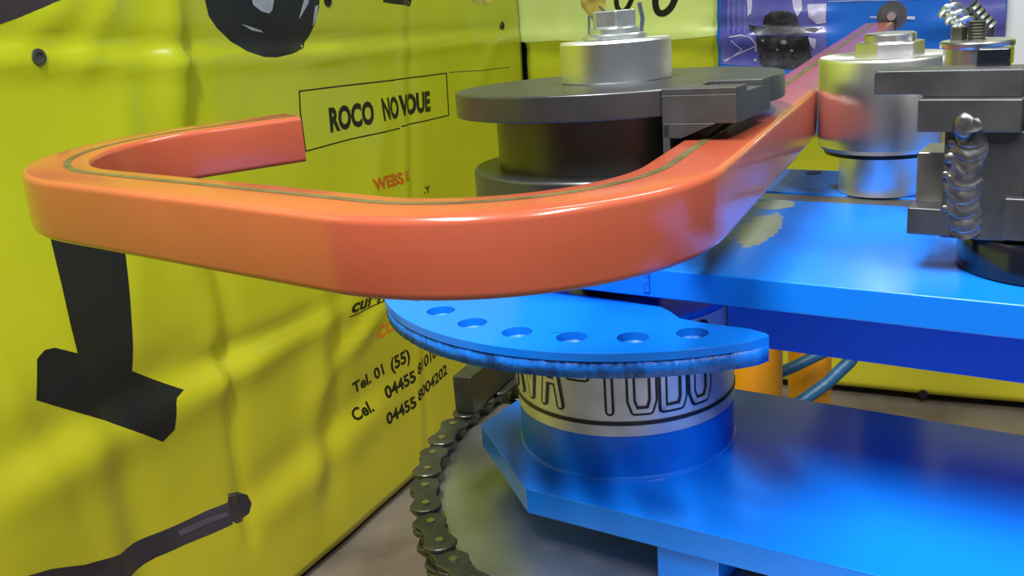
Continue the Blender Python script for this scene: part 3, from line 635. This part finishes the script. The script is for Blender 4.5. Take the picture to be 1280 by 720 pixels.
# ================================================================== PRESSURE ROLLER
RX, RY = 0.3090, 0.8040
ro_ = thing('pressure_roller', 'bright turned steel roller with a hexagon nut pressing against the orange tube', 'roller', (RX, RY, -0.183 + H))
lathe_obj('shaft', [(0.0335, -0.1825), (0.0335, -0.150)], RX, RY, 'silver', ro_, 96)
lathe_obj('thrust_washer', [(0.0455, -0.150), (0.0455, -0.1465)], RX, RY, 'black', ro_, 96)
lathe_obj('roller_body', [(0.0475, -0.1465), (0.0508, -0.143), (0.0508, -0.0765), (0.0495, -0.0742), (0.044, -0.0738), (0.040, -0.0752), (0.02, -0.0752)], RX, RY, 'silver', ro_, 128)
part('hex_nut', prism(hexpts(RX + 0.003, RY, 0.0265, MANG + 0.42), -0.0760 + H, -0.0640 + H), 'silver2', ro_, True, 0.001)
lathe_obj('nut_boss', [(0.0190, -0.0641), (0.0195, -0.0633), (0.0195, -0.0585), (0.0185, -0.0575), (0.004, -0.0575)], RX + 0.003, RY, 'silver2', ro_, 48)

# ================================================================== CLAMP BRACKET on the upper plate
cb = thing('clamp_bracket', 'grey welded steel bracket with arm and black foot standing before the roller', 'bracket', M(0.29, -0.01, -0.183))
part('arm', uz_prism(-0.0375, -0.012, [(0.1925, -0.0770), (0.2195, -0.0770), (0.2195, -0.0786), (0.2712, -0.0786), (0.2712, -0.0640), (0.2700, -0.0635), (0.1940, -0.0635), (0.1925, -0.0650)]), 'grey_steel', cb, True, 0.0012)
part('face_block', mbox(0.2190, 0.2725, -0.0455, -0.012, -0.0972, -0.0787), 'grey_steel', cb, True, 0.0009)
part('back_plate', mprism([(0.2330, -0.0395), (0.2760, -0.0395), (0.2760, -0.012), (0.2330, -0.012)], -0.1600, -0.0970), 'grey_steel', cb, True, 0.0010)
part('jaw', mbox(0.2150, 0.2335, -0.022, 0.012, -0.1430, -0.1130), 'tan_steel', cb, True, 0.0010)['label'] = 'bare ground steel jaw face'
part('lower_block', mbox(0.2145, 0.2390, -0.0402, 0.0, -0.1590, -0.1428), 'grey_steel', cb, True, 0.0010)
part('side_block', mbox(0.2665, 0.345, -0.0445, 0.0, -0.1580, -0.1335), 'grey_steel', cb, True, 0.0012)
part('end_post', mbox(0.2765, 0.345, -0.0405, 0.0, -0.1332, -0.0800), 'black', cb, True, 0.001)
# weld bead: a column of overlapping scalloped ripples
bm = bmesh.new(); nu, nv_ = 14, 110; grid = []
for j in range(nv_ + 1):
    t = j / nv_; z = -0.0890 - t * (0.1600 - 0.0890); row = []
    uc = 0.2455 + 0.0012 * sin(t * 7); hw = 0.0102 * (0.62 + 0.38 * min(1, t * 3.5)) * (1 + 0.07 * sin(t * 23))
    for i in range(nu + 1):
        x = -1 + 2 * i / nu; zz = z + 0.0060 * (x * x) * min(1, t * 3)
        ph = (t * 8.5 + 0.12 * noise.noise((j * .12, 5, 5))) % 1.0
        d = 0.0030 * max(0, 1 - x * x) ** 0.7 * (0.70 + 0.30 * ph ** 0.7) + 0.0007 * noise.noise((i * .35, j * .16, 2))
        row.append(bm.verts.new(M(uc + hw * x, -0.0390 - max(d, -0.0004) - (0.0058 if z > -0.0970 else 0.0), zz)))
    grid.append(row)
for j in range(nv_):
    for i in range(nu): bm.faces.new((grid[j][i], grid[j][i + 1], grid[j + 1][i + 1], grid[j + 1][i]))
part('weld_bead', bm, 'weld', cb, True, ang=85)['label'] = 'shiny scalloped weld bead'
for (u_, z_, r_) in ((0.2440, -0.0935, 0.0062), (0.2375, -0.104, 0.0028), (0.2365, -0.1125, 0.0036), (0.2345, -0.1225, 0.0022), (0.2370, -0.1240, 0.0018), (0.2350, -0.1425, 0.0022), (0.2445, -0.1588, 0.0018)):
    b2 = bmesh.new(); bmesh.ops.create_icosphere(b2, subdivisions=2, radius=r_)
    for v in b2.verts: c_ = v.co * (1 + 0.3 * noise.noise(v.co * 600)); v.co = M(u_, -0.0400 if z_ < -0.097 else -0.0455, z_) + Vector((MU.x * c_.x + MV.x * c_.y * 0.4, MU.y * c_.x + MV.y * c_.y * 0.4, c_.z * (1.25 if r_ > 0.005 else 1)))
    part('weld_spatter', b2, 'weld', cb, True, ang=180)
fp = M(0.292, 0.006, 0)
lathe_obj('foot', [(0.054, -0.183), (0.0565, -0.1820), (0.0565, -0.1640), (0.055, -0.1605), (0.04, -0.1600)], fp.x, fp.y, 'blackgloss', cb, 96)
sb = part('square_bolt', mprism([(0.2440, -0.020), (0.2615, -0.020), (0.2615, -0.004), (0.2440, -0.004)], -0.0640, -0.0535), 'blackgloss', cb, True, 0.0016, 3)
sb['label'] = 'black square bolt head'
p0 = M(0.272, -0.02, -0.066); p1_ = M(0.300, -0.02, -0.066)
part('set_screw', sweep([p0 + (p1_ - p0) * k / 24 for k in range(25)], [0.0022 if k % 2 else 0.0027 for k in range(25)], 12), 'silver2', cb)

# ================================================================== SMALL FITTINGS BEHIND THE ROLLER
def threaded(path0, path1, r, n, name, m, parent):
    P0, P1 = Vector(path0), Vector(path1)
    return part(name, sweep([P0 + (P1 - P0) * k / n for k in range(n + 1)], [r * (0.84 if k % 2 else 1.0) for k in range(n + 1)], 16), m, parent, True, ang=20)
gx, gy = M(0.222, 0.118, 0).x, M(0.222, 0.118, 0).y
gp = thing('guide_post', 'short round steel guide post with flanged top beside the pressure roller', 'post', (gx, gy, -0.183 + H))
lathe_obj('post_body', [(0.0215, -0.1828), (0.0215, -0.0640)], gx, gy, 'silver2', gp, 48)
lathe_obj('post_flange', [(0.0235, -0.0640), (0.0240, -0.0630), (0.0240, -0.0605), (0.0230, -0.0595), (0.004, -0.0595)], gx, gy, 'silver2', gp, 48)
c = M(0.221, 0.120, -0.0596); threaded(c, c + Vector((0, 0, 0.0125)), 0.0062, 12, 'threaded_stud', 'chain', gp)
c = M(0.209, 0.124, -0.0596); part('stud_nut', prism(hexpts(c.x, c.y, 0.0058, .3), c.z, c.z + 0.009), 'chain', gp, True, 0.0006)
# spring and tilted adjusting screw
sp = thing('coil_spring', 'zinc coil spring leaning behind the hexagon nut', 'spring', M(0.200, 0.20, -0.183))
lathe_obj('spring_seat', [(0.010, -0.183), (0.010, -0.066), (0.006, -0.062)], sp.location.x, sp.location.y, 'silver2', sp, 32)
a = M(0.200, 0.20, -0.0600); ax = (at(1176, 24, -0.036) - at(1187, 46, -0.0500)); ax = (-CR * 0.010 + CU * 0.019 + CF * 0.012)
e1 = ax.cross(Vector((0, 0, 1))).normalized(); e2 = e1.cross(ax).normalized()
pts = []
for k in range(97):
    t = k / 96; ang_ = t * 2 * pi * 3.2; pts.append(a + ax * (t * 1.05) + (e1 * cos(ang_) + e2 * sin(ang_)) * 0.0068 + Vector((0, 0, 0.004)))
part('spring_coil', sweep(pts, 0.0019, 10), 'zinc', sp, True, ang=60)
part('spring_rod', sweep([a + Vector((0, 0, -0.002)), a + ax * 1.0 + Vector((0, 0, 0.004))], 0.0036, 14), 'silver2', sp, True)
ts = thing('adjusting_screw', 'dark knurled adjusting screw tilted behind the coil spring', 'screw', M(0.208, 0.242, -0.183))
b0 = M(0.208, 0.242, -0.183); b1 = M(0.208, 0.242, -0.057)
part('screw_post', sweep([b0, b1], 0.006, 20), 'castiron', ts, True)
d = (-CR * 0.72 + CU * 0.8).normalized(); threaded(b1 - d * 0.004, b1 + d * 0.020, 0.0068, 10, 'knurled_head', 'chain', ts)

# back stop at the far end of the tube
e = Vector(TP[0]); ts_dir = td
bsx, bsy = e.x + td.x * 0.02, e.y + td.y * 0.02
bs_ = thing('back_stop', 'round grey stop plate on a post at the far end of the orange tube', 'stop', (bsx, bsy, -0.2035 + H))
def disc_along(c, direction, r, th, n=40):
    return sweep([c - direction * th / 2, c + direction * th / 2], r, n)
td3 = Vector((td.x, td.y, 0)); sc = at(1115, 20, -0.06); sc = Vector((bsx, bsy, 0)); 
dd = ray(1115, 20); k_ = (sc.y / dd.y); sc = Vector((dd.x * k_, dd.y * k_, dd.z * k_ + H))
bs_.location = (sc.x, sc.y, -0.2035 + H); bs_.matrix_world = Matrix.Translation(bs_.location)
part('stop_disc', disc_along(sc, td3, 0.0225, 0.006), 'grey_steel', bs_, True)
part('stop_knob', disc_along(sc - td3 * 0.008, td3, 0.0065, 0.012, 24), 'silver2', bs_, True)
cz = sc.z
lathe_obj('stop_cone', [(0.0085, cz - 0.024 - H), (0.003, cz - 0.010 - H), (0.003, cz - 0.004 - H)], sc.x - td.x * 0.008, sc.y - td.y * 0.008, 'castiron', bs_, 24)
su, sv = uvof((sc.x, sc.y))
part('back_rail', mprism([(0.115, 0.2622), (0.175, 0.2622), (su + 0.03, sv + 0.03), (su - 0.03, sv + 0.03)], -0.235, -0.2036), 'blue', fr, bevel=0.001)   # carries the stop
lathe_obj('stop_post', [(0.008, -0.2035), (0.008, cz - 0.02 - H)], sc.x, sc.y, 'castiron', bs_, 24)

# ================================================================== SPROCKET, CHAIN, ANCHOR BAR
SX, SY, SR, SZ = 0.2165, 0.739, 0.299, -0.380
NT = 64
spk = thing('drive_sprocket', 'large polished steel sprocket sector under the lower blue plate', 'sprocket', (SX, SY, -0.404 + H))
prof = []
ph0 = atan2(at(526, 607, SZ).y - SY, at(526, 607, SZ).x - SX)
for k in range(NT * 6):
    a = ph0 + 2 * pi * (k + 0.0) / (NT * 6); t = (k % 6) / 6.0
    r = SR - 0.0085 + 0.013 * (0.5 - 0.5 * cos(2 * pi * t)) ** 1.0 * 0.9
    prof.append((SX + r * cos(a), SY + r * sin(a)))
prof = [p for p in prof if (Vector(p) - MC).dot(MV) < 0.095]
part('sprocket_disc', prism(prof, -0.3972 + H, -0.3925 + H), 'disc', spk, True)
lathe_obj('sprocket_hub', [(0.06, -0.412), (0.06, -0.3973)], SX, SY, 'castiron', spk, 48)
chn = thing('roller_chain', 'dark oily roller chain wrapped round the sprocket rim', 'chain', (SX, SY, -0.412 + H))
pitch = 2 * SR * sin(pi / NT)
def plate_profile(r, waist, n=9):
    L = pitch / 2; out = []
    for k in range(n + 1): a = -pi / 2 * 0.9 + pi * 0.9 * k / n; out.append((L + r * cos(a), r * sin(a)))
    out += [(L * 0.35, waist), (-L * 0.35, waist)]
    for k in range(n + 1): a = pi / 2 * 1.1 + pi * 0.9 * k / n; out.append((-L + r * cos(a), r * sin(a)))
    out += [(-L * 0.35, -waist), (L * 0.35, -waist)]
    return out
def cyl(x, y, z0, z1, r, n=14):
    return prism([(x + r * cos(2 * pi * k / n), y + r * sin(2 * pi * k / n)) for k in range(n)], z0, z1)
oz1, ozb = SZ + H, SZ + H - 0.0245
outer_me = tomesh(join(prism(plate_profile(0.0128, 0.0088), oz1 - 0.0032, oz1), prism(plate_profile(0.0128, 0.0088), ozb, ozb + 0.0032)), 'outer_link')
inner_me = tomesh(join(prism(plate_profile(0.0128, 0.0088), oz1 - 0.0068, oz1 - 0.0036), prism(plate_profile(0.0128, 0.0088), ozb + 0.0036, ozb + 0.0068),
    cyl(pitch / 2, 0, ozb + 0.0068, oz1 - 0.0068, 0.0086), cyl(-pitch / 2, 0, ozb + 0.0068, oz1 - 0.0068, 0.0086)), 'inner_link')
pin_me = tomesh(join(cyl(0, 0, ozb - 0.001, oz1 + 0.0012, 0.0030)), 'link_pin')
for me_, m__ in ((outer_me, 'chain'), (inner_me, 'chain'), (pin_me, 'pin')): me_.materials.append(MT[m__])
for me_ in (outer_me, inner_me, pin_me): me_.transform(Matrix.Translation((0, 0, -oz1)))
for k in range(-9, 17):
    a = ph0 + 2 * pi / NT * (k + 0.5); rr = SR * cos(pi / NT)
    lk = bpy.data.objects.new('outer_link' if k % 2 == 0 else 'inner_link', outer_me if k % 2 == 0 else inner_me); COL.objects.link(lk)
    Ml = Matrix.Translation((SX + rr * cos(a), SY + rr * sin(a), oz1)) @ Matrix.Rotation(a + pi / 2, 4, 'Z')
    lk.parent = chn; lk.matrix_parent_inverse = pinv(chn); lk.matrix_basis = Ml
    bv = lk.modifiers.new('bevel', 'BEVEL'); bv.width = 0.0006; bv.segments = 1; bv.limit_method = 'ANGLE'
    if k % 2 == 0:
        for sgn in (-1, 1):
            pn = bpy.data.objects.new('link_pin', pin_me); COL.objects.link(pn); pn.parent = lk
            pn.location = (sgn * pitch / 2, 0, 0)
ab = at(577, 518, -0.385); dirb = Vector((0.42, 0.9, 0)).normalized(); nb = Vector((dirb.y, -dirb.x, 0))
def obox(c, dl_, nn, L, W, z0, z1):
    pts = [c - nn * W / 2, c + nn * W / 2, c + nn * W / 2 + dl_ * L, c - nn * W / 2 + dl_ * L]; return prism([(p.x, p.y) for p in pts], z0, z1)
e0 = at(566, 472, -0.345); e1_ = at(588, 476, -0.345); mid = (e0 + e1_) / 2; Wd = (e1_ - e0).length
bar = part('anchor_bar', obox(Vector((mid.x, mid.y, 0)), dirb, nb, 0.14, 0.019, -0.379 + H, -0.343 + H), 'chain', None, True, 0.0008)
tag(bar, 'short dark square steel bar lying on the chain under the index plate', 'bar')

# ================================================================== YELLOW CYLINDERS AND HOSES behind
def ray_at_y(px, py, Y): d = ray(px, py); k = Y / d.y; return Vector((d.x * k, d.y * k, d.z * k + H))
for px, Y, r, lab in ((945, 1.24, 0.0345, 'amber yellow hydraulic cylinder directly behind the blue index plate end'), (1012, 1.42, 0.0320, 'amber yellow hydraulic cylinder with two blue hoses crossing in front')):
    c = ray_at_y(px, 470, Y); t = thing('hydraulic_cylinder', lab, 'cylinder', (c.x, c.y, 0))
    lathe_obj('base_flange', [(r * 1.5, -1.1), (r * 1.5, -1.085), (r * 1.2, -1.08)], c.x, c.y, 'yellow_paint', t, 48)
    lathe_obj('barrel', [(r, -1.085), (r, -0.335), (r * 0.9, -0.33)], c.x, c.y, 'yellow_paint', t, 48)
    lathe_obj('top_cap', [(r * 0.8, -0.33), (r * 0.8, -0.315), (r * 0.5, -0.313)], c.x, c.y, 'castiron', t, 32)
def hose(pxs, Y0, Y1, r, label):
    pts = []
    n = len(pxs)
    for i in range(n - 1):
        for k in range(8):
            t = k / 8; a_, b_ = pxs[i], pxs[i + 1]; f = (i + t) / (n - 1)
            pts.append(ray_at_y(a_[0] + (b_[0] - a_[0]) * t, a_[1] + (b_[1] - a_[1]) * t, Y0 + (Y1 - Y0) * f))
    return tag(part('hydraulic_hose', sweep(pts, r, 14), 'hose', None, True), label, 'hose', 'blue hoses at the yellow cylinders')
hose([(1110, 405), (1062, 425), (1022, 444), (995, 457), (965, 470), (935, 480)], 1.34, 1.34, 0.0085, 'blue rubber hose crossing the yellow cylinders, upper of the two')
hose([(1100, 400), (1078, 428), (1062, 452), (1035, 478), (1003, 501), (960, 525), (920, 545)], 1.36, 1.33, 0.0095, 'blue rubber hose crossing one yellow cylinder, lower of the two')
